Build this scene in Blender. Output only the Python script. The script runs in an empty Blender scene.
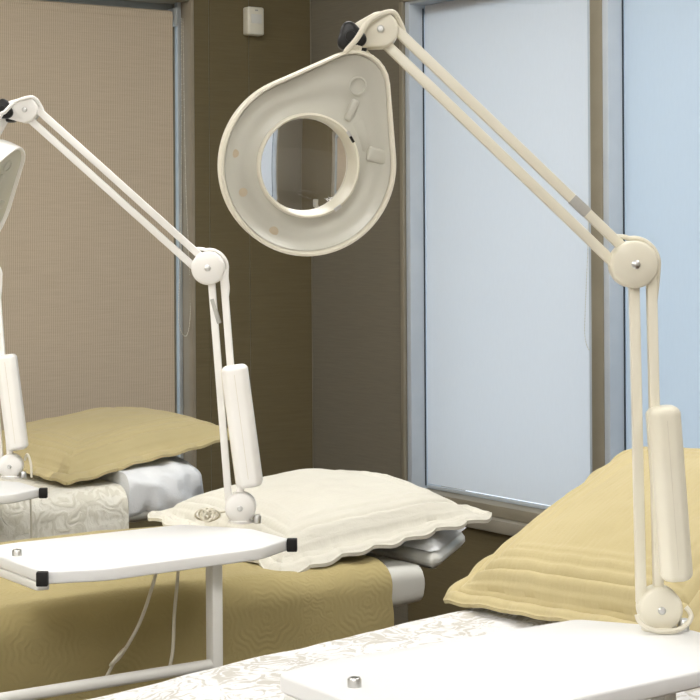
import bpy, bmesh, math, random
from math import sin, cos, pi, radians, sqrt, atan2, hypot
from mathutils import Matrix, Vector, noise

# ------------------------------------------------------------------ camera, world, exposure
scene = bpy.context.scene
col = scene.collection
CAM_YAW = radians(-34.76)
cam_data = bpy.data.cameras.new('camera')
cam_data.sensor_width = 36.0
cam_data.lens = 1770.0 / 700.0 * 36.0
cam_data.shift_y = -109.0 / 700.0
cam_data.clip_start = 0.05
cam = bpy.data.objects.new('camera', cam_data)
col.objects.link(cam)
cam.location = (0, 0, 1.30)
cam.rotation_mode = 'QUATERNION'
_m = Matrix.Rotation(CAM_YAW, 3, 'Z') @ Matrix.Rotation(pi / 2, 3, 'X') @ Matrix.Rotation(radians(-0.35), 3, 'Z')
cam.rotation_quaternion = _m.to_quaternion()
scene.camera = cam

world = bpy.data.worlds.new('daylight')
scene.world = world
world.use_nodes = True
bg = world.node_tree.nodes['Background']
bg.inputs[0].default_value = (0.82, 0.91, 1.0, 1)
bg.inputs[1].default_value = 1.65
scene.view_settings.view_transform = 'Standard'
scene.view_settings.look = 'None'
scene.view_settings.gamma = 1.0
scene.view_settings.use_curve_mapping = False
scene.view_settings.exposure = 0.0
ADDED_PANEL_LIGHT = 10.8

# ------------------------------------------------------------------ helpers
class MB:
    """collects vertices, faces and one uv per vertex, then builds ONE mesh object"""
    def __init__(self):
        self.v = []; self.f = []; self.uv = []
    def add(self, vs, fs, uvs=None, M=None):
        o = len(self.v)
        for i, p in enumerate(vs):
            p = Vector(p)
            if M is not None: p = M @ p
            self.v.append(p)
            self.uv.append(uvs[i] if uvs else (0.0, 0.0))
        for f in fs: self.f.append(tuple(i + o for i in f))
        return self
    def box(self, c, s, bev=0.0, seg=2, M=None):
        bm = bmesh.new()
        bmesh.ops.create_cube(bm, size=1.0)
        for w in bm.verts: w.co = Vector((w.co.x * s[0] + c[0], w.co.y * s[1] + c[1], w.co.z * s[2] + c[2]))
        if bev > 0:
            bmesh.ops.bevel(bm, geom=bm.edges[:], offset=bev, segments=seg, profile=0.5, affect='EDGES')
        bm.verts.index_update()
        self.add([w.co.copy() for w in bm.verts], [[w.index for w in f.verts] for f in bm.faces], None, M)
        bm.free()
        return self
    def prism(self, outline, z0, z1, bev=0.0, M=None, seg=2):
        """outline CCW in xy, extruded z0..z1, top and bottom rims rounded by bev"""
        n = len(outline)
        rings = []
        if bev > 0:
            for k in range(seg + 1):
                a = pi / 2 * k / seg
                rings.append((bev * (1 - sin(a)), z0 + bev * (1 - cos(a))))
            for k in range(seg + 1):
                a = pi / 2 * k / seg
                rings.append((bev * (1 - cos(a)), z1 - bev * (1 - sin(a))))
        else:
            rings = [(0, z0), (0, z1)]
        vs = []
        for off, z in rings:
            for q in inset(outline, off): vs.append((q[0], q[1], z))
        fs = []
        for r in range(len(rings) - 1):
            for i in range(n):
                j = (i + 1) % n
                fs.append((r * n + i, r * n + j, (r + 1) * n + j, (r + 1) * n + i))
        fs.append(tuple(range(n - 1, -1, -1)))
        fs.append(tuple((len(rings) - 1) * n + i for i in range(n)))
        return self.add(vs, fs, None, M)
    def lathe(self, prof, seg=32, M=None):
        """prof: (r, z) pairs about z; closed at the ends where r is 0"""
        vs, fs, rows = [], [], []
        for r, z in prof:
            if r < 1e-7:
                rows.append([len(vs)]); vs.append((0, 0, z))
            else:
                rows.append(list(range(len(vs), len(vs) + seg)))
                for k in range(seg):
                    a = 2 * pi * k / seg
                    vs.append((r * cos(a), r * sin(a), z))
        for a, b in zip(rows[:-1], rows[1:]):
            for k in range(seg):
                j = (k + 1) % seg
                if len(a) == 1 and len(b) == 1: continue
                if len(a) == 1: fs.append((a[0], b[j], b[k]))
                elif len(b) == 1: fs.append((a[k], a[j], b[0]))
                else: fs.append((a[k], a[j], b[j], b[k]))
        return self.add(vs, fs, None, M)
    def tube(self, pts, r, seg=10, smooth=0, closed=False, M=None):
        pts = [Vector(p) for p in pts]
        if smooth: pts = catmull(pts, smooth, closed)
        n = len(pts); vs, fs = [], []
        nrm = None
        for i in range(n):
            a = pts[i - 1] if (i > 0 or closed) else pts[i]
            b = pts[(i + 1) % n] if (i < n - 1 or closed) else pts[i]
            t = (b - a).normalized()
            if nrm is None:
                nrm = t.cross(Vector((0, 0, 1)))
                if nrm.length < 0.1: nrm = t.cross(Vector((1, 0, 0)))
            nrm = (nrm - t * nrm.dot(t)).normalized()
            bn = t.cross(nrm)
            for k in range(seg):
                an = 2 * pi * k / seg
                vs.append(pts[i] + (nrm * cos(an) + bn * sin(an)) * r)
        for i in range(n if closed else n - 1):
            i2 = (i + 1) % n
            for k in range(seg):
                j = (k + 1) % seg
                fs.append((i * seg + k, i * seg + j, i2 * seg + j, i2 * seg + k))
        if not closed:
            fs.append(tuple(range(seg - 1, -1, -1)))
            fs.append(tuple((n - 1) * seg + k for k in range(seg)))
        return self.add(vs, fs, None, M)
    def bar(self, a, b, w, d, bev=0.0015):
        """rectangular bar in the local xz plane from a to b, width w in plane, depth d along y"""
        a = Vector(a); b = Vector(b); t = b - a; L = t.length
        ang = atan2(t.z, t.x)
        M = Matrix.Translation((a + b) / 2) @ Matrix.Rotation(-ang, 4, 'Y')
        return self.box((0, 0, 0), (L, d, w), bev, 2, M)
    def build(self, name, mat, parent=None, angle=40, smooth=True):
        me = bpy.data.meshes.new(name)
        me.from_pydata([tuple(p) for p in self.v], [], self.f)
        if any(u != (0.0, 0.0) for u in self.uv):
            ul = me.uv_layers.new(name='cloth')
            for l in me.loops: ul.data[l.index].uv = self.uv[l.vertex_index]
        bm = bmesh.new(); bm.from_mesh(me)
        bmesh.ops.recalc_face_normals(bm, faces=bm.faces[:])
        bm.to_mesh(me); bm.free()
        if smooth:
            for p in me.polygons: p.use_smooth = True
            me.set_sharp_from_angle(angle=radians(angle))
        me.materials.append(M_[mat])
        o = bpy.data.objects.new(name, me)
        col.objects.link(o)
        if parent is not None: o.parent = parent
        return o

def inset(poly, d):
    if d == 0: return poly
    n = len(poly); out = []
    for i in range(n):
        p0, p1, p2 = Vector(poly[i - 1]), Vector(poly[i]), Vector(poly[(i + 1) % n])
        a = (p1 - p0).normalized(); b = (p2 - p1).normalized()
        na = Vector((-a.y, a.x)); nb = Vector((-b.y, b.x))
        m = (na + nb); m = m / max(0.3, m.dot(na)) if m.length > 1e-6 else na
        out.append((p1.x + m.x * d, p1.y + m.y * d))
    return out

def catmull(pts, sub, closed=False):
    n = len(pts); out = []
    rng = n if closed else n - 1
    for i in range(rng):
        p0 = pts[(i - 1) % n] if (i > 0 or closed) else pts[0]
        p1 = pts[i]; p2 = pts[(i + 1) % n]
        p3 = pts[(i + 2) % n] if (i < n - 2 or closed) else pts[-1]
        for k in range(sub):
            t = k / sub
            out.append(0.5 * ((2 * p1) + (p2 - p0) * t + (2 * p0 - 5 * p1 + 4 * p2 - p3) * t * t + (3 * p1 - p0 - 3 * p2 + p3) * t ** 3))
    if not closed: out.append(pts[-1])
    return out

def round_poly(pts, radii, seg=5):
    """round the corners of a CCW polygon"""
    n = len(pts); out = []
    for i in range(n):
        p0, p1, p2 = Vector(pts[i - 1]), Vector(pts[i]), Vector(pts[(i + 1) % n])
        r = radii if not isinstance(radii, (list, tuple)) else radii[i]
        a = (p0 - p1).normalized(); b = (p2 - p1).normalized()
        d = min(r, (p0 - p1).length * .45, (p2 - p1).length * .45)
        s, e = p1 + a * d, p1 + b * d
        for k in range(seg + 1):
            t = k / seg
            q = s * (1 - t) ** 2 + p1 * 2 * t * (1 - t) + e * t * t
            out.append((q.x, q.y))
    return out

def smoothstep(a, b, x):
    t = max(0.0, min(1.0, (x - a) / (b - a)))
    return t * t * (3 - 2 * t)

def tag(o, label=None, cat=None, group=None, kind=None):
    if label: o['label'] = label
    if cat: o['category'] = cat
    if group: o['group'] = group
    if kind: o['kind'] = kind
    return o

def empty(name, loc=(0, 0, 0), rz=0.0):
    o = bpy.data.objects.new(name, None)
    o.empty_display_size = 0.05
    col.objects.link(o)
    o.location = loc; o.rotation_euler = (0, 0, rz)
    return o

AX_Y = Matrix.Rotation(pi / 2, 4, 'X')       # lathe axis z -> -y (towards the camera side of a lamp)

# ------------------------------------------------------------------ materials
M_ = {}
def srgb(r, g, b):
    f = lambda c: (c / 255) / 12.92 if c <= 10 else (((c / 255) + 0.055) / 1.055) ** 2.4
    return (f(r), f(g), f(b), 1.0)

class NT:
    def __init__(self, name, base, rough=0.5, metallic=0.0, spec=0.5, **kw):
        m = bpy.data.materials.new(name); m.use_nodes = True
        self.m = m; self.nt = m.node_tree; self.b = self.nt.nodes['Principled BSDF']
        self.b.inputs['Base Color'].default_value = base
        self.b.inputs['Roughness'].default_value = rough
        self.b.inputs['Metallic'].default_value = metallic
        self.b.inputs['Specular IOR Level'].default_value = spec
        for k, v in kw.items(): self.b.inputs[k].default_value = v
        M_[name] = m
    def n(self, t, **kw):
        nd = self.nt.nodes.new(t)
        for k, v in kw.items():
            if k.startswith('i_'):
                key = k[2:]; key = int(key) if key.isdigit() else key.replace('_', ' ')
                nd.inputs[key].default_value = v
            else: setattr(nd, k, v)
        return nd
    def l(self, a, b): self.nt.links.new(a, b)
    def math(self, op, a, b=None):
        nd = self.nt.nodes.new('ShaderNodeMath'); nd.operation = op
        for i, x in enumerate((a, b)):
            if x is None: continue
            if isinstance(x, (int, float)): nd.inputs[i].default_value = x
            else: self.l(x, nd.inputs[i])
        return nd.outputs[0]
    def coord(self, kind='Object'):
        return self.n('ShaderNodeTexCoord').outputs[kind]
    def mapping(self, vec, scale=(1, 1, 1), loc=(0, 0, 0)):
        mp = self.n('ShaderNodeMapping'); mp.inputs['Scale'].default_value = scale; mp.inputs['Location'].default_value = loc
        self.l(vec, mp.inputs[0]); return mp.outputs[0]
    def noise(self, vec, scale, detail=3, rough=.5, dist=0):
        nd = self.n('ShaderNodeTexNoise'); nd.inputs['Scale'].default_value = scale
        nd.inputs['Detail'].default_value = detail; nd.inputs['Roughness'].default_value = rough
        nd.inputs['Distortion'].default_value = dist
        self.l(vec, nd.inputs['Vector']); return nd.outputs[0]
    def ramp(self, fac, stops):
        r = self.n('ShaderNodeValToRGB'); e = r.color_ramp.elements
        while len(e) < len(stops): e.new(0.5)
        for k, (p, c) in enumerate(stops): e[k].position = p; e[k].color = c
        self.l(fac, r.inputs[0]); return r.outputs[0]
    def color(self, sock): self.l(sock, self.b.inputs['Base Color'])
    def bump(self, h, strength=.3, dist=.002):
        bp = self.n('ShaderNodeBump'); bp.inputs['Strength'].default_value = strength; bp.inputs['Distance'].default_value = dist
        self.l(h, bp.inputs['Height'])
        if self.b.inputs['Normal'].is_linked:
            self.l(self.b.inputs['Normal'].links[0].from_socket, bp.inputs['Normal'])
        self.l(bp.outputs[0], self.b.inputs['Normal'])

def mottled(name, c1, c2, scale, rough, spec=.4, bump=.0, bscale=200, **kw):
    t = NT(name, c1, rough, 0, spec, **kw)
    o = t.coord()
    t.color(t.ramp(t.noise(o, scale, 4), [(.35, c1), (.65, c2)]))
    if bump: t.bump(t.noise(o, bscale, 2), bump, .001)
    return t

mottled('tray_white', (.86, .86, .86, 1), (.83, .83, .82, 1), 4, .38, .35)
mottled('frame_white', (.82, .81, .77, 1), (.79, .78, .74, 1), 6, .35)
mottled('lamp_white', srgb(246, 244, 240), srgb(243, 240, 235), 9, .32)
mottled('lamp_cream_dim', srgb(236, 231, 214), srgb(231, 225, 206), 9, .32)  # lamp plastic toned down for one lamp in lower light; also cream parts
mottled('cable_white', srgb(228, 222, 205), srgb(218, 212, 194), 20, .45)
mottled('black_plastic', srgb(22, 21, 20), srgb(30, 29, 28), 30, .35)
mottled('black_rubber', srgb(20, 18, 17), srgb(28, 26, 24), 30, .6)
mottled('chrome', (.72, .72, .70, 1), (.66, .66, .65, 1), 30, .34)
M_['chrome'].node_tree.nodes['Principled BSDF'].inputs['Metallic'].default_value = 1
mottled('label_silver', (.50, .49, .45, 1), (.44, .43, .40, 1), 60, .35)
mottled('beige_cap', srgb(196, 190, 150), srgb(186, 180, 140), 20, .5)
mottled('diffuser', srgb(208, 206, 194), srgb(201, 199, 186), 7, .30, .5)
mottled('diffuser_stain', srgb(205, 192, 168), srgb(196, 180, 152), 40, .4)
mottled('vinyl_white', srgb(226, 226, 220), srgb(219, 219, 212), 6, .42)
mottled('sensor_white', srgb(232, 228, 212), srgb(226, 222, 206), 10, .4)
mottled('bed_frame_grey', srgb(120, 112, 98), srgb(110, 103, 90), 6, .5)
mottled('floor_brown', srgb(96, 76, 54), srgb(82, 64, 45), 3, .45)
mottled('ceiling_white', (.78, .77, .74, 1), (.75, .74, .71, 1), 2, .9)
mottled('room_wall_plain', (.78, .76, .72, 1), (.75, .73, .69, 1), 2, .85)
mottled('aluminium', srgb(196, 204, 212), srgb(189, 198, 207), 12, .45)
mottled('mullion_taupe', srgb(148, 141, 124), srgb(141, 134, 117), 12, .55)
mottled('frame_taupe', srgb(158, 148, 130), srgb(150, 141, 124), 12, .55)
mottled('dark_gasket', srgb(40, 50, 58), srgb(46, 55, 62), 12, .6)
mottled('steel_trim', srgb(172, 176, 176), srgb(160, 165, 166), 12, .4)
mottled('sill_grey', srgb(158, 152, 138), srgb(150, 144, 130), 8, .5)

def woven(name, c1, c2, fx, fz, axis='X', rough=.85, contrast=.5, nscale=3.0, band=0.35):
    """wallpaper or blind cloth: fine vertical threads crossed by irregular weft"""
    t = NT(name, c1, rough, 0, .15)
    o = t.coord()
    warp = t.n('ShaderNodeTexWave', wave_type='BANDS', bands_direction=axis)
    warp.inputs['Scale'].default_value = fx; warp.inputs['Distortion'].default_value = 1.0
    warp.inputs['Detail'].default_value = 2; warp.inputs['Detail Scale'].default_value = 1.5
    t.l(o, warp.inputs['Vector'])
    s = (12, 12, 320) if axis == 'X' else (12, 12, 320)
    weft = t.noise(t.mapping(o, s), 1.0, 3, .6)
    mix = t.math('ADD', t.math('MULTIPLY', warp.outputs['Fac'], band), t.math('MULTIPLY', weft, 1 - band))
    t.color(t.ramp(mix, [(.5 - contrast / 2, c1), (.5 + contrast / 2, c2)]))
    t.bump(mix, .2, .001)
    return t

woven('wall_weave_brown', srgb(101, 91, 66), srgb(121, 110, 83), 120, 300, 'X', contrast=.8, band=.3)
woven('wall_weave_lit', srgb(116, 110, 97), srgb(136, 130, 115), 120, 300, 'Y', contrast=.8, band=.3)  # same weave, greyed in its colour for the light on the window wall
woven('blind_cloth', srgb(178, 162, 140), srgb(212, 197, 175), 58, 300, 'X', contrast=.7, band=.5)

def translucent(name, c, trans):
    t = NT(name, c, .8, 0, .1)
    tr = t.n('ShaderNodeBsdfTranslucent')
    o = t.coord()
    cc = t.ramp(t.noise(t.mapping(o, (30, 30, 6)), 6, 2), [(.3, tuple(x * .985 for x in c[:3]) + (1,)), (.7, c)])
    t.color(cc); t.l(cc, tr.inputs[0])
    mx = t.n('ShaderNodeMixShader'); mx.inputs[0].default_value = trans
    t.l(t.b.outputs[0], mx.inputs[1]); t.l(tr.outputs[0], mx.inputs[2])
    t.l(mx.outputs[0], t.nt.nodes['Material Output'].inputs[0])
translucent('shade_white', (.87, .865, .865, 1), .68)
translucent('shade_blue', (.765, .80, .83, 1), .72)

t = NT('window_glass', (.9, .95, 1, 1), .03)
tr = t.n('ShaderNodeBsdfTransparent'); tr.inputs[0].default_value = (.92, .96, .98, 1)
mx = t.n('ShaderNodeMixShader'); mx.inputs[0].default_value = .9
t.l(t.b.outputs[0], mx.inputs[1]); t.l(tr.outputs[0], mx.inputs[2]); t.l(mx.outputs[0], t.nt.nodes['Material Output'].inputs[0])

t = NT('lens_glass', (1, 1, 1, 1), .0, 0, .5)
t.b.inputs['Transmission Weight'].default_value = 1.0; t.b.inputs['IOR'].default_value = 1.5

t = NT('added_panel_glow', (1, 1, 1, 1), .5)  # glow of the added, unseen ceiling panels
t.b.inputs['Emission Color'].default_value = (1.0, .99, .97, 1); t.b.inputs['Emission Strength'].default_value = ADDED_PANEL_LIGHT

def uv_polar(t, uv, tile):
    """tiled polar coordinates on cloth uv (metres): returns radius, angle"""
    sep = t.n('ShaderNodeSeparateXYZ'); t.l(uv, sep.inputs[0])
    cx = t.math('SUBTRACT', t.math('FRACT', t.math('DIVIDE', sep.outputs[0], tile)), .5)
    cy = t.math('SUBTRACT', t.math('FRACT', t.math('DIVIDE', sep.outputs[1], tile)), .5)
    r = t.math('SQRT', t.math('ADD', t.math('MULTIPLY', cx, cx), t.math('MULTIPLY', cy, cy)))
    a = t.math('ARCTAN2', cy, cx)
    return r, a

def quilt_mat(name, c1, c2, medallion=True, strength=.55, lines=0.011):
    t = NT(name, c1, .78, 0, .12)
    t.b.inputs['Sheen Weight'].default_value = .12
    uv = t.coord('UV')
    t.color(t.ramp(t.noise(uv, 5, 4), [(.3, c1), (.7, c2)]))
    t.bump(t.noise(uv, 420, 2), .25, .0012)
    if medallion:
        r, a = uv_polar(t, uv, .20)
        pet = t.math('MULTIPLY', t.math('COSINE', t.math('MULTIPLY', a, 8)), .07)
        rr = t.math('ADD', r, t.math('MULTIPLY', pet, r))
        rr = t.math('ADD', rr, t.math('MULTIPLY', t.noise(uv, 45, 2), .05))
        rings = t.math('SINE', t.math('MULTIPLY', rr, 120))
        r2, a2 = uv_polar(t, t.mapping(uv, (1, 1, 1), (.1, .1, 0)), .20)
        pet2 = t.math('MULTIPLY', t.math('COSINE', t.math('MULTIPLY', a2, 5)), .12)
        rings2 = t.math('SINE', t.math('MULTIPLY', t.noise(uv, 38, 1), 42))
        sel = t.math('LESS_THAN', r, .36)
        h = t.math('ADD', t.math('MULTIPLY', rings, sel), t.math('MULTIPLY', rings2, t.math('SUBTRACT', 1, sel)))
        h = t.math('ADD', h, t.math('MULTIPLY', t.noise(uv, 60, 3), 1.6))
        t.bump(h, strength, .0016)
    else:
        w = t.n('ShaderNodeTexWave', wave_type='BANDS', bands_direction='Y')
        w.inputs['Scale'].default_value = 1 / lines / 3.1; w.inputs['Distortion'].default_value = 1.2
        w.inputs['Detail'].default_value = 2; w.inputs['Detail Scale'].default_value = 3
        t.l(uv, w.inputs['Vector'])
        t.bump(w.outputs['Fac'], strength, .0012)
        t.bump(t.noise(t.mapping(uv, (14, 60, 1)), 3, 3), .35, .003)
    return t
quilt_mat('gold_quilt', srgb(173, 158, 110), srgb(183, 168, 120), True, .17)
quilt_mat('gold_pillow', srgb(186, 172, 129), srgb(193, 179, 137), False, .18)
quilt_mat('cream_pillow', srgb(214, 210, 197), srgb(219, 216, 204), False, .40)

def brocade(name, base, motif, scale, strength, thr=.5):
    t = NT(name, base, .6, 0, .2)
    t.b.inputs['Sheen Weight'].default_value = .1
    uv = t.coord('UV')
    warp = t.n('ShaderNodeTexNoise'); warp.inputs['Scale'].default_value = scale * .55; warp.inputs['Detail'].default_value = 2
    t.l(uv, warp.inputs['Vector'])
    add = t.n('ShaderNodeVectorMath', operation='MULTIPLY_ADD')
    t.l(warp.outputs['Color'], add.inputs[0]); add.inputs[1].default_value = (.09, .09, 0); t.l(uv, add.inputs[2])
    vo = t.n('ShaderNodeTexVoronoi', feature='SMOOTH_F1'); vo.inputs['Scale'].default_value = scale * .8
    vo.inputs['Smoothness'].default_value = .25
    t.l(add.outputs[0], vo.inputs['Vector'])
    ring = t.math('SINE', t.math('MULTIPLY', vo.outputs['Distance'], 24))
    n2 = t.noise(add.outputs[0], scale * 2.2, 5, .6, 1.2)
    big = t.noise(uv, scale * .45, 2)
    f = t.math('ADD', t.math('ADD', t.math('MULTIPLY', ring, .13), n2), t.math('MULTIPLY', t.math('SUBTRACT', big, .5), .9))
    t.color(t.ramp(f, [(thr - .05, base), (thr + .07, motif)]))
    t.bump(f, strength, .003)
    t.bump(t.noise(uv, 500, 2), .15, .0008)
brocade('brocade_cream', srgb(238, 235, 223), srgb(222, 218, 203), 24, 1.0, .52)
brocade('brocade_white', srgb(228, 227, 227), srgb(196, 192, 183), 34, .6, .56)

t = NT('terry_white', srgb(232, 234, 236), .9, 0, .08)
o_ = t.coord(); t.bump(t.noise(o_, 260, 2), .5, .002)

# ------------------------------------------------------------------ the room (x runs along the blind wall, y along the window wall)
WU, WV = 2.85, 4.30            # window wall x, blind wall y
UMIN, VMIN, HC = -1.9, -1.6, 2.62
def struct(o): o['kind'] = 'structure'; return o

struct(MB().box(((WU + UMIN) / 2, (WV + VMIN) / 2, -.05), (WU - UMIN + .6, WV - VMIN + .6, .1)).build('floor', 'floor_brown'))
struct(MB().box(((WU + UMIN) / 2, (WV + VMIN) / 2, HC + .05), (WU - UMIN + .6, WV - VMIN + .6, .1)).build('ceiling', 'ceiling_white'))
struct(MB().box((UMIN - .075, (WV + VMIN) / 2, HC / 2), (.15, WV - VMIN + .3, HC)).build('wall_foot', 'room_wall_plain'))
struct(MB().box(((WU + UMIN) / 2, VMIN - .075, HC / 2), (WU - UMIN, .15, HC)).build('wall_near', 'room_wall_plain'))

# blind wall (constant y) with one window opening, faced with narrow papered panels
LW0, LW1, LZ0, LZ1 = 0.55, 2.459, 0.62, 1.985
w = MB()
TH = .2; g = .002
w.box(((UMIN + LW0) / 2, WV + g + TH / 2, HC / 2), (LW0 - UMIN, TH, HC))
w.box(((LW1 + WU) / 2 + .1, WV + g + TH / 2, HC / 2), (WU - LW1 + .2, TH, HC))
w.box(((LW0 + LW1) / 2, WV + g + TH / 2, LZ0 / 2), (LW1 - LW0, TH, LZ0))
w.box(((LW0 + LW1) / 2, WV + g + TH / 2, (LZ1 + HC) / 2), (LW1 - LW0, TH, HC - LZ1))
wl = struct(w.build('wall_blind_side', 'mullion_taupe', smooth=False))
def panel(x0, x1, z0, z1, parent, mat, wall):
    gp = .0010
    if wall == 'v': b = MB().box(((x0 + x1) / 2, WV + g / 2, (z0 + z1) / 2), (x1 - x0 - 2 * gp, g, z1 - z0 - 2 * gp), .0004, 1)
    else: b = MB().box((WU + g / 2, (x0 + x1) / 2, (z0 + z1) / 2), (g, x1 - x0 - 2 * gp, z1 - z0 - 2 * gp), .0004, 1)
    return b.build('wall_panel', mat, parent)
for a, b in ((LW1, 2.507), (2.507, 2.638), (2.638, WU - .002)): panel(a, b, 0, HC, wl, 'wall_weave_brown', 'v')
for a, b in ((UMIN, -1.3), (-1.3, -.7), (-.7, -.1), (-.1, LW0)): panel(a, b, 0, HC, wl, 'wall_weave_brown', 'v')
for k in range(4):
    a = LW0 + (LW1 - LW0) * k / 4; b = LW0 + (LW1 - LW0) * (k + 1) / 4
    panel(a, b, 0, LZ0, wl, 'wall_weave_brown', 'v'); panel(a, b, LZ1, HC, wl, 'wall_weave_brown', 'v')

# window wall (constant x)
ZS, ZT = .620, 1.945
A0, A1 = 3.110, 3.844          # first window, y range
B0, B1 = 2.300, 3.069          # second window
w = MB()
w.box((WU + g + TH / 2, (VMIN + B0) / 2, HC / 2), (TH, B0 - VMIN, HC))
w.box((WU + g + TH / 2, (A1 + WV) / 2 + .0, HC / 2), (TH, WV - A1, HC))
w.box((WU + g + TH / 2, (B0 + A1) / 2, (ZS - .035) / 2), (TH, A1 - B0, ZS - .035))
w.box((WU + g + TH / 2, (B0 + A1) / 2, (ZT + HC) / 2), (TH, A1 - B0, HC - ZT))
wr = struct(w.build('wall_window_side', 'frame_taupe', smooth=False))
panel(A1, WV - .001, 0, HC, wr, 'wall_weave_lit', 'u')
for a, b in ((3.069, A1), (B0, 3.069)):
    panel(a, b, 0, ZS - .055, wr, 'wall_weave_brown', 'u')
    panel(a, b, ZT + .03, HC, wr, 'wall_weave_brown', 'u')
for k in range(5):
    a = VMIN + (B0 - VMIN) * k / 5
    panel(a, a + (B0 - VMIN) / 5, 0, HC, wr, 'wall_weave_lit', 'u')
struct(MB().box((WU + .02, (B0 + A1) / 2, ZT + .015), (.05, A1 - B0, .03), .002).build('trim_1', 'frame_taupe'))
struct(MB().box((WU + .03, (B0 + A1) / 2, ZS - .038), (.11, A1 - B0, .033), .004).build('trim_2', 'sill_grey'))
struct(MB().box((WU + .0, (A1 + .008), (ZS + ZT) / 2), (.014, .016, ZT - ZS), .002).build('trim_3', 'mullion_taupe'))

def make_window(n, v0, v1, d):
    r = struct(empty('window_%d' % n, (WU + d, (v0 + v1) / 2, ZS)))
    H = ZT - ZS; Wd = v1 - v0
    MB().box((-.0, Wd / 2 - .010, H / 2), (.1, .02, H), .002).build('frame_stile', 'aluminium', r)
    MB().box((-.0, -Wd / 2 + .005, H / 2), (.1, .01, H), .002).build('frame_stile', 'aluminium', r)
    MB().box((-.0, 0, H - .004), (.1, Wd - .04, .008), .002).build('frame_rail', 'aluminium', r)
    MB().box((-.002, 0, -.006), (.1, Wd - .002, .030), .002).build('frame_rail', 'mullion_taupe', r)
    MB().box((.030, 0, H / 2 + .0), (.006, Wd - .042, H - .034)).build('pane', 'window_glass', r)
    MB().box((-.004, Wd / 2 - .0215, H / 2), (.003, .003, H - .034)).build('gasket', 'dark_gasket', r)
    return r
make_window(1, A0, A1, .052)
make_window(2, B0, B1, .052)
mu = struct(MB().box((WU + .052, (A0 + B1) / 2, (ZS + ZT) / 2), (.104, A0 - B1, ZT - ZS), .002).build('trim_4', 'mullion_taupe'))

def bead_chain(pts, r, parent, name='bead_chain'):
    """string of small beads along a polyline: one part"""
    P = catmull([Vector(p) for p in pts], 24)
    b = MB(); b.tube([tuple(p) for p in P[::6]] , r * .35, 5)
    acc = 0; last = P[0]
    for p in P[1:]:
        acc += (p - last).length; last = p
        if acc > r * 3.6:
            acc = 0
            b.lathe([(0, -r), (r * .87, -r * .5), (r * .87, r * .5), (0, r)], 6, Matrix.Translation(p))
    return b.build(name, 'chrome' if parent is None else 'cable_white', parent)

def shade(v0, v1, mat, label, chain):
    """roller shade of translucent cloth hanging in a window of the window wall"""
    r = empty('window_blind', (WU + .052, (v0 + v1) / 2, ZS + .0105))
    Wd = v1 - v0 - .042; H = ZT - ZS - .020
    y = -.0045
    b = MB(); n = 14
    vs = []; fs = []
    for i in range(n + 1):
        for x in (-.0005, .0005):
            for k in range(2):
                vs.append((x, y - Wd / 2 + Wd * k, .012 + (H - .012) * i / n))
    for i in range(n):
        o = i * 4
        fs += [(o, o + 1, o + 5, o + 4), (o + 2, o + 6, o + 7, o + 3), (o, o + 4, o + 6, o + 2), (o + 1, o + 3, o + 7, o + 5)]
    fs += [(0, 2, 3, 1), (n * 4, n * 4 + 1, n * 4 + 3, n * 4 + 2)]
    b.add(vs, fs); b.build('shade_cloth', mat, r)
    MB().box((0, y, .005), (.008, Wd, .010), .002).build('hem_bar', 'aluminium', r)
    MB().lathe([(0, -Wd / 2), (.014, -Wd / 2), (.014, Wd / 2), (0, Wd / 2)], 16, Matrix.Translation((.0150, y, H - .016)) @ Matrix.Rotation(pi / 2, 4, 'X')).build('roller_tube', 'aluminium', r)
    if chain:
        yy = -Wd / 2 + .012
        bead_chain([(-.022, yy - .012, H - .03), (-.022, yy - .010, .75), (-.023, yy - .008, .5), (-.024, yy - .012, .43), (-.024, yy + .004, .405),
                    (-.024, yy + .020, .44), (-.023, yy + .018, .52), (-.022, yy + .006, .75), (-.020, yy + .004, H - .03)], .0016, r)
    return tag(r, label, 'blind')
shade(A0, A1, 'shade_white', 'white translucent roller shade glowing with daylight, beside the brown wall corner', True)
shade(B0, B1, 'shade_blue', 'pale blue translucent roller shade behind the lamp with the large round head', False)

# window behind the brown blind
r = struct(empty('window_3', ((LW0 + LW1) / 2, WV + .1, LZ0)))
Wd = LW1 - LW0; H = LZ1 - LZ0
for s in (-1, 1):
    MB().box((s * (Wd / 2 - .004), .0, H / 2), (.010, .195, H), .001).build('reveal_lining', 'frame_taupe', r)
    MB().box((s * (Wd / 2 - .022), .03, H / 2), (.028, .05, H), .002).build('frame_stile', 'steel_trim', r)
    MB().box((s * (Wd / 2 - .015), -.035, H / 2), (.012, .020, H - .02), .003).build('side_channel', 'steel_trim', r)
MB().box((0, .0, H - .006), (Wd - .02, .195, .012), .001).build('head_lining', 'frame_taupe', r)
MB().box((0, .03, H - .026), (Wd - .07, .05, .028), .002).build('frame_rail', 'steel_trim', r)
MB().box((0, .03, .014), (Wd - .07, .05, .028), .002).build('frame_rail', 'steel_trim', r)
MB().box((0, .0, -.004), (Wd - .02, .195, .01), .001).build('sill', 'sill_grey', r)
MB().box((0, .035, H / 2), (Wd - .07, .006, H - .07)).build('pane', 'window_glass', r)

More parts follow.
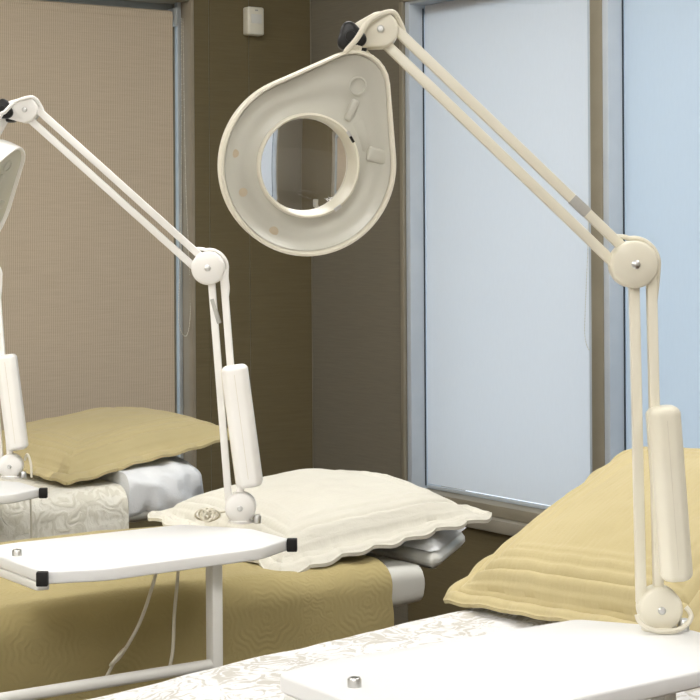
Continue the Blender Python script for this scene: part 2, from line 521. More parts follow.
bl = empty('roller_blind', ((LW0 + LW1) / 2, WV + .06, LZ0 + .04))
BW = Wd - .052; BH = 1.945 - (LZ0 + .04)
MB().box((-.012, -.006, BH / 2 + .01), (BW, .0014, BH - .02)).build('blind_cloth', 'blind_cloth', bl)
RT = Matrix.Translation((-.012, .010, BH - .014)) @ Matrix.Rotation(pi / 2, 4, 'Y')
MB().lathe([(0, -BW / 2), (.019, -BW / 2), (.019, BW / 2), (0, BW / 2)], 24, RT).build('roller_tube', 'blind_cloth', bl)
MB().box((-.012, -.006, .010), (BW, .012, .022), .004).build('hem_bar', 'frame_taupe', bl)
MB().box((BW / 2 - .004, .006, BH - .014), (.008, .05, .052), .003).build('bracket', 'steel_trim', bl)
cz = BH - .02
bead_chain([(BW / 2 + .008, -.030, cz), (BW / 2 + .010, -.036, cz - .45), (BW / 2 + .018, -.045, cz - .78), (BW / 2 + .004, -.048, cz - .885),
            (BW / 2 - .020, -.045, cz - .84), (BW / 2 - .010, -.040, cz - .66), (BW / 2 + .002, -.030, cz - .3), (BW / 2 + .004, -.028, cz)], .0014, bl)
tag(bl, 'brown woven roller blind drawn down over the window behind the far bed', 'blind')

# motion detector high on the wall
sx = 2.644
sd = empty('motion_detector', (sx, WV, 1.885))
MB().box((0, -.016, .04), (.054, .032, .080), .006, 3).build('casing', 'sensor_white', sd)
MB().box((0, -.0325, .046), (.034, .003, .026), .001).build('sensor_window', 'vinyl_white', sd)
MB().box((0, -.033, .070), (.010, .002, .004), .0005).build('indicator', 'label_silver', sd)
tag(sd, 'small white motion detector box mounted high on the brown wall', 'sensor')

# unseen ceiling panels, added and spread to light and fill the room
for k, (x, y) in enumerate(((0.0, 3.0), (-.4, .35), (1.7, 2.4), (-1.1, 2.3), (-.7, -.5), (2.1, .5))):
    c = empty('added_ceiling_light', (x, y, HC))
    MB().box((0, 0, -.012), (1.24, .64, .024), .004).build('housing', 'frame_white', c)
    MB().box((0, 0, -.027), (1.18, .58, .006)).build('light_panel', 'added_panel_glow', c)
    tag(c, 'unseen flat white rectangular panel added at the ceiling as fill light', 'ceiling light', 'added fill light panels')

# ------------------------------------------------------------------ beds
def extrude_profile(name, mat, parent, u0, u1, v0, v1, ztop, zbot, r=.03, nu=40):
    """cushion: rounded-rectangle cross-section swept along x, top height ztop(u), bottom zbot(u)"""
    b = MB(); seg = 5
    rows = []
    us = [u0 + (u1 - u0) * i / nu for i in range(nu + 1)]
    endr = [(0, r), (r * .13, r * .5), (r * .5, r * .13)]
    stations = [(u0 + e, ins) for e, ins in endr] + [(u, 0) for u in us if u0 + r <= u <= u1 - r] + [(u1 - e, ins) for e, ins in reversed(endr)]
    for u, ins in stations:
        zt, zb = ztop(u) - ins, zbot(u) + ins
        a0, a1 = v0 + ins, v1 - ins
        rr = min(r, (zt - zb) * .48)
        ring = []
        for cx, cz, st in ((a1 - rr, zt - rr, 0), (a0 + rr, zt - rr, pi / 2), (a0 + rr, zb + rr, pi), (a1 - rr, zb + rr, 3 * pi / 2)):
            for k in range(seg + 1):
                a = st + pi / 2 * k / seg
                ring.append((u, cx + rr * cos(a), cz + rr * sin(a)))
        rows.append(ring)
    n = len(rows[0]); vs = [p for q in rows for p in q]; fs = []
    for i in range(len(rows) - 1):
        for k in range(n):
            j = (k + 1) % n
            fs.append((i * n + k, i * n + j, (i + 1) * n + j, (i + 1) * n + k))
    fs.append(tuple(range(n))); fs.append(tuple((len(rows) - 1) * n + k for k in range(n - 1, -1, -1)))
    b.add(vs, fs)
    return b.build(name, mat, parent)

def drape(name, mat, u0, u1, v0, v1, ztop, drop, r=.05, thick=.010, nu=150, wrinkle=.003, seed=0, hem=.0, flare=.0, scal=0.0):
    """cloth laid over a bed: flat top, rounded shoulders, hanging sides; built as a closed thin sheet"""
    path = []           # (v, dz, arclength) across
    def across():
        pts = []
        ns = 26
        for k in range(ns): pts.append((v0 - flare * (1 - k / ns), -drop + (drop - r) * k / ns))
        for k in range(9):
            a = pi - pi / 2 * k / 8
            pts.append((v0 + r + r * cos(a), -r + r * sin(a)))
        for k in range(1, 40): pts.append((v0 + r + (v1 - v0 - 2 * r) * k / 40, 0))
        for k in range(9):
            a = pi / 2 - pi / 2 * k / 8
            pts.append((v1 - r + r * cos(a), -r + r * sin(a)))
        for k in range(1, ns + 1): pts.append((v1 + flare * k / ns, -r - (drop - r) * k / ns))
        return pts
    pts = across(); m = len(pts)
    nrm = []; arc = [0]
    for k in range(m):
        a = Vector(pts[max(0, k - 1)]); b = Vector(pts[min(m - 1, k + 1)])
        tt = (b - a).normalized(); nrm.append(Vector((-tt.y, tt.x)))
        if k: arc.append(arc[-1] + (Vector(pts[k]) - Vector(pts[k - 1])).length)
    b = MB(); vs, uvs, fs = [], [], []
    for side in (0, 1):
        for i in range(nu + 1):
            for k in range(m):
                f = i / nu
                u = u0 + (u1 - u0) * f
                if f > .96 and scal: u += scal * abs(sin(arc[k] / .075 * pi)) * (f - .96) / .04
                p = Vector(pts[k]); off = -thick if side else 0.0
                down = max(0.0, -p.y / drop)
                wv = noise.noise(Vector((u * 5, arc[k] * 4, seed))) * wrinkle * (1 + 2 * down) + noise.noise(Vector((u * 17, arc[k] * 14, seed + 5))) * wrinkle * .5
                wv = max(wv, -.004)
                edge = smoothstep(.93, 1, f) * -.004
                q = p + nrm[k] * (off + wv + edge)
                vs.append((u, q.x, ztop(u) + q.y)); uvs.append((u + .001, arc[k] + .001))
    N = (nu + 1) * m
    for i in range(nu):
        for k in range(m - 1):
            a = i * m + k
            fs.append((a, a + m, a + m + 1, a + 1))
            fs.append((N + a, N + a + 1, N + a + m + 1, N + a + m))
    for i in range(nu):
        for k in (0, m - 1):
            a = i * m + k; fs.append((a, N + a, N + a + m, a + m))
    for k in range(m - 1):
        for i in (0, nu):
            a = i * m + k; fs.append((a, a + 1, N + a + 1, N + a))
    b.add(vs, fs, uvs)
    return b.build(name, mat, None, 60)

def make_bed(v0, v1, z, label, back=None, zfun=None, he=2.065):
    """treatment couch: base frame on four legs, mattress, tapered headrest (or raised backrest)"""
    vc = (v0 + v1) / 2
    r = empty('treatment_bed', (0, 0, 0))
    tag(r, label, 'bed', 'treatment beds')
    zb = z - .075
    MB().box((.55, vc, zb - .047), (1.95, v1 - v0 - .10, .07), .008).build('bed_frame', 'bed_frame_grey', r)
    for ux in (-.28, 1.25):
        for s in (-1, 1):
            MB().box((ux, vc + s * ((v1 - v0) / 2 - .09), (zb - .08) / 2), (.05, .05, zb - .08), .005).build('leg', 'bed_frame_grey', r)
    if back is None:
        extrude_profile('mattress', 'vinyl_white', r, -.55, 1.838, v0 + .014, v1 - .014, lambda u: z - .016, lambda u: zb - .010, .022)
        hw = (v1 - v0) / 2 - .016
        out = round_poly([(1.843, vc - hw), (1.862, vc - hw), (he, vc - hw + .17), (he, vc + hw - .17), (1.862, vc + hw), (1.843, vc + hw)], [.01, .05, .07, .07, .05, .01], 6)
        MB().prism(out, zb + .047, z + .002, .018, None, 4).build('headrest', 'vinyl_white', r)
        MB().box((1.80, vc, zb - .026), (.32, .10, .028), .005).build('headrest_bracket', 'bed_frame_grey', r)
    else:
        extrude_profile('mattress', 'vinyl_white', r, -.55, 1.47, v0 + .014, v1 - .014, lambda u: zfun(u) - .016, lambda u: zb, .03)
        extrude_profile('backrest', 'vinyl_white', r, 1.48, 2.02, v0 + .014, v1 - .014, lambda u: zfun(u) - .016, lambda u: zfun(u) - .09, .03)
        MB().box((1.72, vc, zb + .01), (.06, .30, .13), .005).build('backrest_strut', 'bed_frame_grey', r)
    return r

Z1, Z2 = .790, .762
def z3(u):
    if u < .85: return .744
    if u < 1.56: return .744 + (u - .85) * .060
    return .744 + .71 * .060 + (u - 1.56) * .45
make_bed(3.33, 3.95, Z1, 'white treatment bed dressed in cream brocade below the brown blind', he=1.975)
make_bed(2.40, 3.02, Z2, 'white treatment bed under the gold quilt and cream pillow')
make_bed(1.36, 1.98, .744, 'treatment bed with raised backrest under white brocade and gold pillow', True, z3)

tag(drape('bed_cover', 'brocade_cream', -.5, 1.742, 3.33, 3.95, lambda u: Z1, .33, seed=3, wrinkle=.003),
    'cream embossed floral brocade cover on the bed below the brown blind', 'bedspread')
tag(drape('bed_quilt', 'gold_quilt', -.5, 1.748, 2.40, 3.02, lambda u: Z2, .36, seed=8, wrinkle=.004, flare=.015, scal=.004),
    'gold quilted bedspread with embossed medallions hanging down the bed side', 'bedspread')
tag(drape('bed_cover', 'brocade_white', -.5, 1.60, 1.36, 1.98, z3, .30, seed=12, wrinkle=.004, scal=.004),
    'white floral brocade cover on the bed with the raised back', 'bedspread')

# white fitted terry cover on the far bed's head end
def fitted(name, mat, vc, hw, z0, z1, amp, seed, u0, u1, taper, label, cat):
    b = MB(); nu, nk = 60, 56
    vs, fs = [], []
    def half(u):
        f = (u - 1.86) / (u1 - 1.86)
        return hw - (taper * max(0, f) ** 1.2 if f > 0 else 0)
    for i in range(nu + 1):
        u = u0 + (u1 - u0) * (1 - (1 - i / nu) ** 1.3)
        e = smoothstep(u1, u1 - .09, u)
        hh = half(u) * (.55 + .45 * sqrt(max(0, e)))
        ht = (z1 - z0) / 2 * (sqrt(max(0.0, e)) * .8 + .2 * min(1, e * 4)); zc = (z0 + z1) / 2
        for k in range(nk):
            a = 2 * pi * k / nk
            ca, sa = cos(a), sin(a)
            y = hh * math.copysign(abs(ca) ** .35, ca); zz = ht * math.copysign(abs(sa) ** .55, sa)
            p = Vector((u, y, zz))
            d = noise.noise(Vector((u * 14 + zz * 30, y * 9, seed))) * amp + noise.noise(Vector((u * 40, y * 14 + zz * 60, seed + 3))) * amp * .45
            d += amp * 1.3 * sin((u * 1.0 + zz * 1.4 + .03 * noise.noise(Vector((u * 6, zz * 20, seed)))) * 55) * smoothstep(u0 + .02, u1, u) * .6
            vs.append((u, vc + y + d * ca, zc + zz + d * sa * .7))
    for i in range(nu):
        for k in range(nk):
            j = (k + 1) % nk
            fs.append((i * nk + k, i * nk + j, (i + 1) * nk + j, (i + 1) * nk + k))
    fs.append(tuple(range(nk))); fs.append(tuple(nu * nk + k for k in range(nk)))
    b.add(vs, fs)
    return tag(b.build(name, mat, None, 70), label, cat)
fitted('fitted_headrest_cover', 'terry_white', 3.64, .306,   .695, .820, .013, 2.0, 1.744, 2.03, .13,
       'wrinkled white terry cover stretched over the far bed headrest', 'cover')

# folded towel on the middle bed's headrest
def towel():
    b = MB(); nx, ny = 40, 60; vs, fs = [], []
    vc, z = 2.71, Z2 + .003
    for s in (1, 0):
        for i in range(nx + 1):
            for k in range(ny + 1):
                u = 1.845 + .21 * i / nx; f = max(0, (u - 1.865) / .20)
                hw = .285 - .17 * f
                q = -1 + 2 * k / ny
                e = min(1.0, (1 - abs(q)) * 9) * min(1.0, (1 - i / nx) * 7 + .0001) * min(1.0, i / nx * 7 + .0001)
                e = sqrt(e)
                zz = z + (.022 * e + .004 * noise.noise(Vector((u * 22, q * 6, 4.0))) * e if s else 0)
                vs.append((u, vc + q * hw, zz))
    m = ny + 1; N = (nx + 1) * m
    for i in range(nx):
        for k in range(ny):
            a = i * m + k; fs.append((a, a + m, a + m + 1, a + 1)); fs.append((N + a, N + a + 1, N + a + m + 1, N + a + m))
    for i in range(nx):
        for k in (0, ny): a = i * m + k; fs.append((a, N + a, N + a + m, a + m))
    for k in range(ny):
        for i in (0, nx): a = i * m + k; fs.append((a, a + 1, N + a + 1, N + a))
    b.add(vs, fs)
    return tag(b.build('folded_towel', 'terry_white', None, 70), 'white terry towel under the cream pillow on the bed headrest', 'towel')
towel()

# ------------------------------------------------------------------ pillows
def pillow(mat, loc, rz, tilt, ha, hb, T, seed, label, group=None, nsc=7, droop=0.0, foot=.0, tip=.010, flat=.022):
    """scallop-edged pillow sham: quilted puff inside a flat wavy flange"""
    n = 130; b = MB(); FL = .87
    vs, uvs, fs = [], [], []
    def pos(a, c, top):
        m = max(abs(a), abs(c)); q = c if abs(a) >= abs(c) else a
        mm = m
        cr = (abs(a) * abs(c))
        # scallops on the rim, pulled-in sides, soft corners
        sc = (abs(cos(q * nsc * pi / 2)) ** .6 - .45) * tip * smoothstep(FL - .05, 1, m)
        side = 1 - .045 * (1 - q * q) * m ** 2
        corner = 1 - .035 * smoothstep(.75, 1, min(abs(a), abs(c)))
        ex = 1 + sc / ((ha + hb) / 2)
        x = a * ha * corner * ex * (side if abs(a) >= abs(c) else 1)
        y = c * hb * corner * ex * (side if abs(c) > abs(a) else 1)
        ga = 1 - min(1, abs(a) / FL) ** 2.6; gc = 1 - min(1, abs(c) / FL) ** 2.6
        puff = (max(0, ga) * max(0, gc)) ** .52
        w = .006 * noise.noise(Vector((x * 9, y * 9, seed))) + .0025 * noise.noise(Vector((x * 28, y * 28, seed + 2)))
        rim = smoothstep(FL - .08, 1, m)
        wave = .0022 * sin(q * nsc * pi + seed) * rim + .007 * noise.noise(Vector((x * 7, y * 7, seed + 9))) * rim
        if top:
            z = .003 + T * puff + w * min(1, puff * 3) + wave
            d = m / 1.0
            if .52 < d < .985:
                z += .0052 * (abs(sin((d - .52) / .0775 * pi)) ** .6) * smoothstep(.52, .6, d)
        else:
            z = -.003 - flat * min(1, puff * 1.5) + wave
        z -= droop * rim * max(0.0, -c) * (.5 - .5 * a) + foot * rim * max(0.0, -a)
        return x, y, z
    for top in (1, 0):
        for i in range(n + 1):
            for k in range(n + 1):
                a = -1 + 2 * i / n; c = -1 + 2 * k / n
                # denser sampling near the edges
                a = a * (1.25 - .25 * a * a); c = c * (1.25 - .25 * c * c)
                p = pos(a, c, top); vs.append(p); uvs.append((p[0] + 1, p[1] + 1))
    m = n + 1; N = m * m
    for i in range(n):
        for k in range(n):
            a = i * m + k; fs.append((a, a + m, a + m + 1, a + 1)); fs.append((N + a, N + a + 1, N + a + m + 1, N + a + m))
    for i in range(n):
        for k in (0, n): a = i * m + k; fs.append((a, N + a, N + a + m, a + m))
    for k in range(n):
        for i in (0, n): a = i * m + k; fs.append((a, a + 1, N + a + 1, N + a))
    M = Matrix.Rotation(rz, 4, 'Z') @ Matrix.Rotation(-tilt[0], 4, 'Y') @ Matrix.Rotation(tilt[1], 4, 'X')
    b.add(vs, fs, uvs, M)
    o = b.build('pillow', mat, None, 60)
    o.location = loc
    return tag(o, label, 'pillow', group)

pillow('gold_pillow', (1.820, 3.63, .845), radians(6), (radians(6.3), radians(.5)), .246, .250, .058, 1.3,
       'gold scalloped pillow on the bed below the brown blind', droop=.02)
pillow('cream_pillow', (1.778, 2.676, .800), radians(-2), (radians(4.6), radians(1.8)), .230, .250, .062, 4.1,
       'cream quilted pillow with scalloped edge lying on the gold quilt', droop=.02)
pillow('gold_pillow', (1.728, 1.745, .897), radians(2), (radians(26.0), radians(-3.2)), .220, .262, .056, 7.7,
       'gold scalloped pillow propped on the raised back of the white brocade bed', tip=.005)

# ------------------------------------------------------------------ tray trolleys
TRAY = [(-.418, -.232), (-.335, -.262), (-.080, -.250), (-.006, -.208), (-.002, -.098), (-.068, .006), (-.36, .008), (-.415, -.008)]
def make_trolley(u, v, z, label, ext=0.0):
    """u, v = right back corner reference of the tray; z = tray top"""
    r = empty('tray_trolley', (u, v, 0))
    tag(r, label, 'trolley', 'tray trolleys')
    pl = [(x - (ext if x < -.3 else 0), y) for x, y in TRAY]
    o = round_poly(pl, [.010, .015, .012, .006, .010, .012, .02, .015], 5)
    MB().prism(o, z - .018, z, .003, None, 3).build('tray', 'tray_white', r)
    # square capped frame tubes under the tray corners
    def cap(x, y, ang):
        M = Matrix.Translation((x, y, z - .009)) @ Matrix.Rotation(ang, 4, 'Z')
        MB().box((0, 0, 0), (.0155, .012, .0195), .0015, 2, M).build('corner_cap', 'black_rubber', r)
    cap(-.004, -.214, radians(-36)); cap(-.420 - ext, -.236, radians(-36))
    # rounded end rail along the foot side of the tray
    e = [(x - ext, y) for x, y in round_poly([(-.4175, -.212), (-.398, -.212), (-.398, -.020), (-.4155, -.020)], [.006, .002, .002, .012], 5)]
    MB().prism(e, z - .030, z - .0182, .002, None, 3).build('end_rail', 'frame_white', r)
    MB().lathe([(0, 0), (.0048, 0), (.0048, .002), (0, .003)], 16, Matrix.Translation((-.4165 - ext, -.050, z - .0245)) @ Matrix.Rotation(-pi / 2, 4, 'Y')).build('end_cap', 'beige_cap', r)
    s = MB(); s.lathe([(0, 0), (.007, 0), (.007, .007), (.0055, .009), (.0035, .009), (.0035, .006), (0, .006)], 16, Matrix.Translation((-.395 - ext * .8, -.098, z)))
    s.build('screw', 'chrome', r)
    # frame: two posts, lower round rail, foot bars with castors
    pv = -.195
    for x in (-.128, -.500):
        zt = z - .018 if x > -.3 else .70
        MB().box((x, pv, (zt + .07) / 2), (.018, .022, zt - .07), .003).build('post', 'frame_white', r)
        MB().box((x, pv + .03, .055), (.035, .50, .03), .006).build('foot_bar', 'frame_white', r)
        for s in (-1, 1):
            MB().lathe([(0, -.011), (.018, -.011), (.02, -.007), (.02, .007), (.018, .011), (0, .011)], 18, Matrix.Translation((x, pv + .03 + s * .22, .0205)) @ Matrix.Rotation(pi / 2, 4, 'Y')).build('castor', 'black_rubber', r)
    MB().box((-.21, pv + .06, z - .025), (.34, .03, .014), .002).build('support_bar', 'frame_white', r)
    MB().tube([(-.128, pv - .002, .682), (-.500, pv - .002, .682)], .0085, 14).build('lower_rail', 'frame_white', r)
    return r
make_trolley(1.470, 3.375, .824, 'white tray trolley beside the bed below the brown blind')
make_trolley(1.440, 2.440, .855, 'white tray trolley standing in front of the gold quilt, black corner caps')
make_trolley(1.440, 1.520, .864, 'white tray trolley over the white brocade bed with the raised back', .07)

# ------------------------------------------------------------------ magnifier lamps
L = .39
def hull2(c0, r0, c1, r1, n=40):
    """convex outline (CCW) around two circles"""
    d = Vector(c1) - Vector(c0); D = d.length; th = atan2(d.y, d.x); be = math.acos((r0 - r1) / D)
    out = []
    for k in range(n + 1):
        a = th + be + (2 * pi - 2 * be) * k / n
        out.append((c0[0] + r0 * cos(a), c0[1] + r0 * sin(a)))
    for k in range(n // 2 + 1):
        a = th - be + 2 * be * k / (n // 2)
        out.append((c1[0] + r1 * cos(a), c1[1] + r1 * sin(a)))
    return out

def disc(bmk, c, r, d, y0=0.0):
    """pivot cover, axis along y, centred on y0"""
    e = .004
    return bmk.lathe([(0, -d / 2), (r - e, -d / 2), (r - e * .3, -d / 2 + e * .3), (r, -d / 2 + e), (r, d / 2 - e), (r - e * .3, d / 2 - e * .3), (r - e * .8, d / 2), (r * .5, d / 2 + .0022), (0, d / 2 + .003)],
                     40, Matrix.Translation((c[0], y0, c[1])) @ AX_Y)
def screw_head(c, r, y, parent):
    b = MB(); b.lathe([(0, 0), (r, 0), (r, .0015), (r * .7, .003), (0, .0034)], 16, Matrix.Translation((c[0], y, c[1])) @ AX_Y)
    return b.build('screw', 'chrome', parent)

def make_lamp(loc, la, ua, label, mat, head=None, clip='upper', L=.39, offs=(-.010, .010, -.004, .003), w2=.0208, extra_cables=(), foot=.0, coil=None, loop=False, joint_dir=195):
    r = empty('magnifier_lamp', loc, CAM_YAW)
    tag(r, label, 'lamp', 'magnifier lamps')
    base = Vector((0, 0, .0245))
    le = Vector((cos(la), 0, sin(la))); lp = Vector((sin(la), 0, -cos(la)))     # lp: to the right of the arm
    ue = Vector((cos(ua), 0, sin(ua))); up = Vector((sin(ua), 0, -cos(ua)))
    elbow = base + le * L; joint = elbow + ue * L
    # base
    fb = MB(); fb.lathe([(0, 0), (.020, 0), (.020, .004), (.010, .006), (.009, .016), (0, .016)], 24)
    fb.build('base_foot', mat, r)
    sp = MB(); sp.lathe([(0, 0), (.0065, 0), (.0065, .011), (.005, .013), (0, .013)], 16, Matrix.Translation((.026, -.006, 0)))
    sp.build('clamp_screw', 'chrome', r)
    bj = disc(MB(), (base.x, base.z), .0245, .030).build('base_joint', mat, r)
    screw_head((base.x, base.z), .0045, -.0175, bj)
    # lower arm
    for s in (-1, 1):
        MB().bar(base + lp * (offs[0] + .0098 * s) + le * .006, elbow + lp * (offs[1] + .0098 * s) - le * .006, .0112, .012).build('lower_arm_bar', mat, r)
    # spring housing: eight-sided cover with chamfered ends
    hc = base + le * .128 + lp * .0200
    d2, ch = .021, .009
    octo = [(-w2, -d2 + ch), (-w2 + ch, -d2), (w2 - ch, -d2), (w2, -d2 + ch), (w2, d2 - ch), (w2 - ch, d2), (-w2 + ch, d2), (-w2, d2 - ch)]
    MH = Matrix.Translation(hc + Vector((0, -.008, 0))) @ Matrix.Rotation(pi / 2 - la, 4, 'Y')
    hs = MB().prism(round_poly(octo, .004, 3), -.097, .097, .009, MH, 5).build('spring_housing', mat, r, 30)
    MB().box((0, -d2 - .0002, 0), (.0006, .001, .165), 0, 1, MH).build('seam', 'cable_white', hs)
    sk = MB(); sk.box((0, .004, 0), (w2 * 2 - .001, .010, .186), .004, 2, MH @ Matrix.Translation((-.0025, .0, 0))); sk.build('housing_backplate', 'lamp_cream_dim', r)
    # elbow
    ej = disc(MB(), (elbow.x, elbow.z), .0265, .034).build('elbow_joint', mat, r)
    screw_head((elbow.x, elbow.z), .005, -.0195, ej)
    # upper arm
    for s in (-1, 1):
        MB().bar(elbow + up * (offs[2] + .0098 * s) + ue * .006, joint + up * (offs[3] + .0098 * s) - ue * .004, .0112, .012).build('upper_arm_bar', mat, r)
    if clip == 'upper':
        c0 = elbow + ue * .088 + up * (.0098 + offs[2] * .78 + offs[3] * .22)
        MB().bar(c0 - ue * .012, c0 + ue * .012, .0118, .0128, .001).build('label_plate', 'label_silver', r)
    else:
        c0 = elbow - le * .067 + lp * .002
        MB().bar(c0 - le * .022 + lp * .003, c0 + le * .018 - lp * .003, .0065, .0128, .001).build('label_plate', 'label_silver', r)
    # cable over the elbow
    cr = .0028
    cpts = [elbow + ue * .040 + up * (.010 + offs[2]), elbow + ue * .027 + up * .0165]
    a0 = atan2(ue.z, ue.x) - radians(38)
    for k in range(9):
        a = a0 - k * (a0 + .15) / 8
        cpts.append(elbow + Vector((cos(a) * .0293, 0, sin(a) * .0293)))
    cpts += [elbow - le * .020 + lp * .0265, elbow - le * .036 + lp * (offs[1] + .0135), elbow - le * .050 + lp * (offs[1] + .0100)]
    MB().tube([p + Vector((0, .004, 0)) for p in cpts], cr, 8, 6).build('cable', mat, r)
    # head joint, knob, neck
    jd = Vector((cos(radians(joint_dir)), 0, sin(radians(joint_dir))))
    o = hull2((joint.x, joint.z), .0200, (joint.x + jd.x * .020, joint.z + jd.z * .020), .0150, 32)
    hj = MB(); hj.prism([(x, z) for x, z in o], -.015, .015, .003, AX_Y, 3)
    hj = hj.build('head_joint', mat, r)
    screw_head((joint.x, joint.z), .0042, -.0160, hj)
    kc = joint + jd * .034
    lobes = []
    for k in range(48):
        a = 2 * pi * k / 48
        rad = .0155 + .0022 * cos(3 * (a - radians(joint_dir) - .5))
        lobes.append((kc.x + rad * cos(a), kc.z + rad * sin(a)))
    kb = MB(); kb.prism(lobes, .004, .022, .004, AX_Y, 3); kb.build('knob', 'black_plastic', r)
    kz = MB(); kz.lathe([(0, 0), (.0065, 0), (.006, .002), (0, .0025)], 20, Matrix.Translation((kc.x, -.022, kc.z)) @ AX_Y); kz.build('knob_cap', 'black_rubber', r)
    MB().box((0, 0, 0), (.016, .020, .022), .004, 2, Matrix.Translation(joint + jd * .026 + Vector((.002, 0, -.008)))).build('clamp_block', 'black_plastic', r)
    if head:
        n, d, tipc, cent_r = Vector(head['n']).normalized(), Vector(head['d']), Vector(head['tip']), None
        n_ = n; t_ = (d - n_ * d.dot(n_)).normalized(); e_ = t_.cross(n_)
        # local frame: x = e, y = tip direction, z = face normal, origin = lens centre
        org = joint + tipc - t_ * .101
        MM = Matrix(((e_.x, t_.x, n_.x, org.x), (e_.y, t_.y, n_.y, org.y), (e_.z, t_.z, n_.z, org.z), (0, 0, 0, 1)))
        build_head(r, MM, mat)
        tip_top = MM @ Vector(head.get('neck', (0, .137, -.020)))
        na = joint + jd * .030 + Vector((0, .002, -.004))
        MB().tube([na, na.lerp(tip_top, .5) + Vector((-.001, 0, 0)), tip_top], .0075, 12, 6).build('neck', mat, r)
        ce = MM @ Vector(head.get('cable', (-.020, .137, -.006)))
        side = Vector((0, -.021, 0))
        MB().tube([joint + ue * -.026 + up * .013 + Vector((0, -.002, 0)), joint + ue * -.012 + up * .0205 + side * .2, joint + up * .0225 + ue * .004 + side * .6, joint + jd * .012 + Vector((0, 0, .012)) + side * 1.1,
                   kc + Vector((.006, 0, -.004)) + side * 1.35, kc + Vector((-.006, 0, -.018)) + side * 1.2, ce + Vector((.004, 0, .004)), ce + Vector((.002, 0, -.006))], .0032, 8, 6).build('head_cable', mat, r)
    for pts, rad in extra_cables:
        MB().tube(pts, rad, 8, 8).build('power_cable', 'cable_white', r)
    if loop:
        pts = []
        for k in range(15):
            a = radians(35 - 215 * k / 14)
            pts.append((.002 + .030 * cos(a), -.020 + .006 * sin(a), .018 + .018 * sin(a) if sin(a) > 0 else .021 + .018 * sin(a)))
        MB().tube(pts, .0028, 8, 4).build('cable_loop', 'cable_white', r)
    if coil:
        pts = []
        for k in range(40):
            a = k * .75; q = k / 39
            pts.append((coil[0] + (-.012 + .024 * q) + .010 * cos(a), coil[1] + .010 * cos(a * 1.3), coil[2] + .013 + .009 * sin(a)))
        MB().tube([(-.012, .010, .018)] + pts, .0018, 7, 4).build('coiled_cable', 'cable_white', r)
    return r

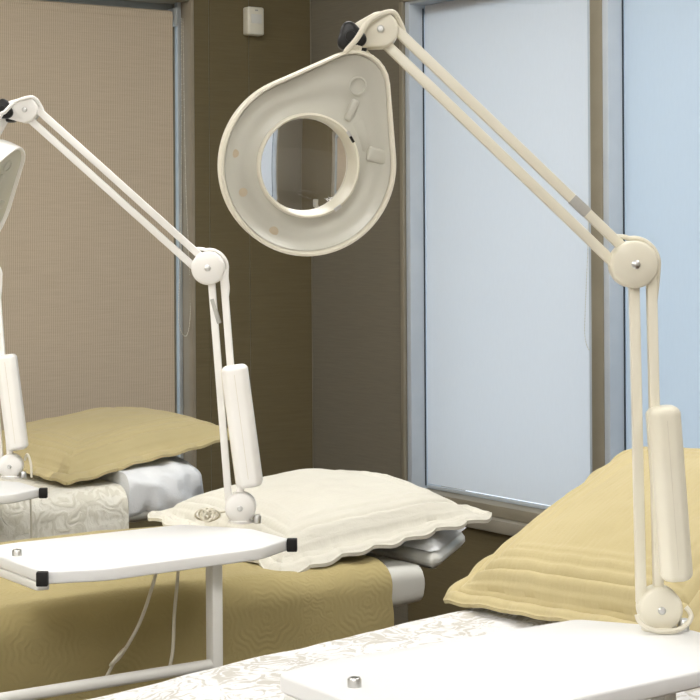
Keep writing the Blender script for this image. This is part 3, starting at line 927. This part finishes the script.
def build_head(root, MM, mat):
    R0, R1, D = .1005, .041, .101
    NS = 96
    def rho(a):
        # boundary radius of the teardrop about the big circle's centre, a measured from +y (tip)
        best = R0
        be = math.acos((R0 - R1) / D)
        aa = abs((a + pi) % (2 * pi) - pi)
        if aa >= be: return R0
        # straight flank or tip circle
        flank = R0 / cos(be - aa)
        s = D * sin(aa)
        tipr = D * cos(aa) + sqrt(max(0, R1 * R1 - s * s)) if s <= R1 else 1e9
        # flank touches the tip circle at
        tx, ty = R1 * sin(be), D + R1 * cos(be)
        at = atan2(tx, ty)
        return flank if aa > at else tipr
    ang = [2 * pi * k / NS for k in range(NS)]
    def ring(f, z):
        out = []
        for a in ang:
            q = f(a, rho(a)); out.append((q * sin(a), q * cos(a), z(a) if callable(z) else z))
        return out
    def rings_mesh(rs, closed=False):
        vs = [p for q in rs for p in q]; fs = []
        m = len(rs)
        for i in range(m if closed else m - 1):
            i2 = (i + 1) % m
            for k in range(NS):
                j = (k + 1) % NS
                fs.append((i * NS + k, i * NS + j, i2 * NS + j, i2 * NS + k))
        return vs, fs
    RI = .0575
    # outer shell: rim lip, side wall, back
    rs = [ring(lambda a, q: q - .0055, -.006), ring(lambda a, q: q - .0050, -.001), ring(lambda a, q: q - .0035, .0012), ring(lambda a, q: q - .0010, .0008), ring(lambda a, q: q, -.0015),
          ring(lambda a, q: q - .001, -.020), ring(lambda a, q: q - .004, -.034), ring(lambda a, q: q - .010, -.041), ring(lambda a, q: q - .020, -.045), ring(lambda a, q: RI, -.046),
          ring(lambda a, q: RI, -.044), ring(lambda a, q: q - .021, -.043), ring(lambda a, q: q - .012, -.039), ring(lambda a, q: q - .0065, -.032)]
    v, f = rings_mesh(rs, True)
    MB().add(v, f, None, MM).build('head_shell', mat, root, 50)
    # translucent dish between rim and lens ring
    rs = []
    for i in range(15):
        s = i / 14
        def rad(a, q, s=s): return RI + .001 + (q - .006 - RI - .001) * s
        z = -.008 - .006 * sin(pi * s) + .004 * s
        z += .0022 * smoothstep(.25, .5, s) * (1 - smoothstep(.5, .8, s))
        rs.append(ring(rad, z))
    for i in range(14, -1, -1):
        s = i / 14
        def rad(a, q, s=s): return RI + .001 + (q - .006 - RI - .001) * s
        z = -.010 - .006 * sin(pi * s) + .004 * s
        z += .0022 * smoothstep(.25, .5, s) * (1 - smoothstep(.5, .8, s))
        rs.append(ring(rad, z))
    v, f = rings_mesh(rs, True)
    df = MB().add(v, f, None, MM).build('diffuser', 'diffuser', root, 60)
    # moulded details on the dish
    mb = MB(); mb.lathe([(.0085, .0), (.0105, .0008), (.0105, .0016), (.0085, .0018), (.0085, .0)], 24, MM @ Matrix.Translation((.004, .105, -.0085))); mb.build('moulded_ring', 'diffuser', df)
    mb = MB(); mb.box((0, 0, 0), (.009, .026, .007), .003, 3, MM @ Matrix.Translation((.012, .078, -.0105)) @ Matrix.Rotation(radians(6), 4, 'Z')); mb.build('tube_clip', 'diffuser', df)
    mb = MB(); mb.box((0, 0, 0), (.024, .017, .007), .003, 3, MM @ Matrix.Translation((.064, .050, -.0105)) @ Matrix.Rotation(radians(18), 4, 'Z')); mb.build('starter_socket', 'diffuser', df)
    mb = MB(); mb.box((0, 0, 0), (.036, .044, .004), .002, 2, MM @ Matrix.Translation((.042, .066, -.0125)) @ Matrix.Rotation(radians(-38), 4, 'Z')); mb.build('starter_cover', 'diffuser', df)
    for sx_, sy_, sr_ in ((-.078, -.030, .0048), (-.048, -.062, .0050), (.004, -.082, .0055)):
        st = MB(); st.lathe([(sr_, 0), (sr_ * .6, .0005), (0, .0007)], 14, MM @ Matrix.Translation((sx_, sy_, -.0094))); st.build('heat_mark', 'diffuser_stain', df)
    # ring that carries the lens
    lr = MB(); lr.lathe([(.0560, .0005), (.0580, -.001), (.0585, -.010), (.0585, -.046), (.0515, -.047), (.0515, -.022), (.0525, -.020), (.0540, -.005), (.0548, -.001), (.0560, .0005)], 72, MM)
    lr = lr.build('lens_ring', 'lamp_cream_dim', root, 50)
    for aa in (68, -25):
        MB().box((0, 0, 0), (.004, .009, .002), .0005, 1, MM @ Matrix.Rotation(radians(aa), 4, 'Z') @ Matrix.Translation((.0568, 0, .0012))).build('lens_clip', 'chrome', lr)
    MB().box((0, 0, 0), (.003, .008, .002), .0005, 1, MM @ Matrix.Rotation(radians(62), 4, 'Z') @ Matrix.Translation((.0560, .0, .0016))).build('clip_slot', 'black_plastic', lr)
    # biconvex magnifying lens
    RL = .27; ap = .0513; sag = RL - sqrt(RL * RL - ap * ap)
    prof = []
    for k in range(17):
        q = ap * k / 16; prof.append((q, sag + .001 - (RL - sqrt(RL * RL - q * q))))
    prof = [(q, z) for q, z in prof]
    full = prof + [(q, -z) for q, z in reversed(prof)]
    MB().lathe(full, 96, MM @ Matrix.Translation((0, 0, -.030))).build('lens', 'lens_glass', root, 60)

make_lamp((1.480, 3.344, .824), radians(97), radians(150), 'white magnifier lamp standing on the tray below the brown blind', 'lamp_white',
          head=dict(n=(.2, -.97, -.06), d=(.516, 0, .857), tip=(-.029, -.02, -.067)), clip='lower',
          extra_cables=[([(.028, .0, .035), (.034, -.004, .048), (.042, -.010, .030), (.044, -.012, .002)], .0025),
                        ([(.047, -.045, -.02), (.049, -.045, -.10), (.048, -.045, -.25)], .0022)])
make_lamp((1.455, 2.405, .855), radians(97.3), radians(138.8), 'bright white magnifier lamp clamped to the tray by the gold quilt', 'lamp_white',
          head=dict(n=(.843, -.234, -.484), d=(.862, 0, .507), tip=(-.0265, -.0048, -.0945), neck=(0, .05, -.044), cable=(0, .04, -.043)), clip='lower', L=.382, offs=(-.008, .0125, -.004, .003), coil=(-.052, -.004, .0), joint_dir=180,
          extra_cables=[([(-.085, -.14, -.022), (-.086, -.15, -.06), (-.090, -.16, -.11), (-.092, -.17, -.165), (-.100, -.17, -.20)], .0026),
                        ([(-.112, -.15, -.022), (-.120, -.16, -.06), (-.140, -.175, -.12), (-.166, -.185, -.165), (-.178, -.200, -.175), (-.176, -.225, -.170), (-.166, -.228, -.158), (-.160, -.205, -.153), (-.172, -.190, -.168), (-.190, -.18, -.20)], .0026)])
make_lamp((1.409, 1.429, .864), radians(94.0), radians(136.9), 'magnifier lamp toned cream for lower light, with round ring head facing out, on the white brocade bed tray', 'lamp_cream_dim',
          head=dict(n=(.27, -.95, -.10), d=(.516, 0, .857), tip=(-.0285, -.02, -.0645)), clip='upper', loop=True, L=.3845, w2=.0175)
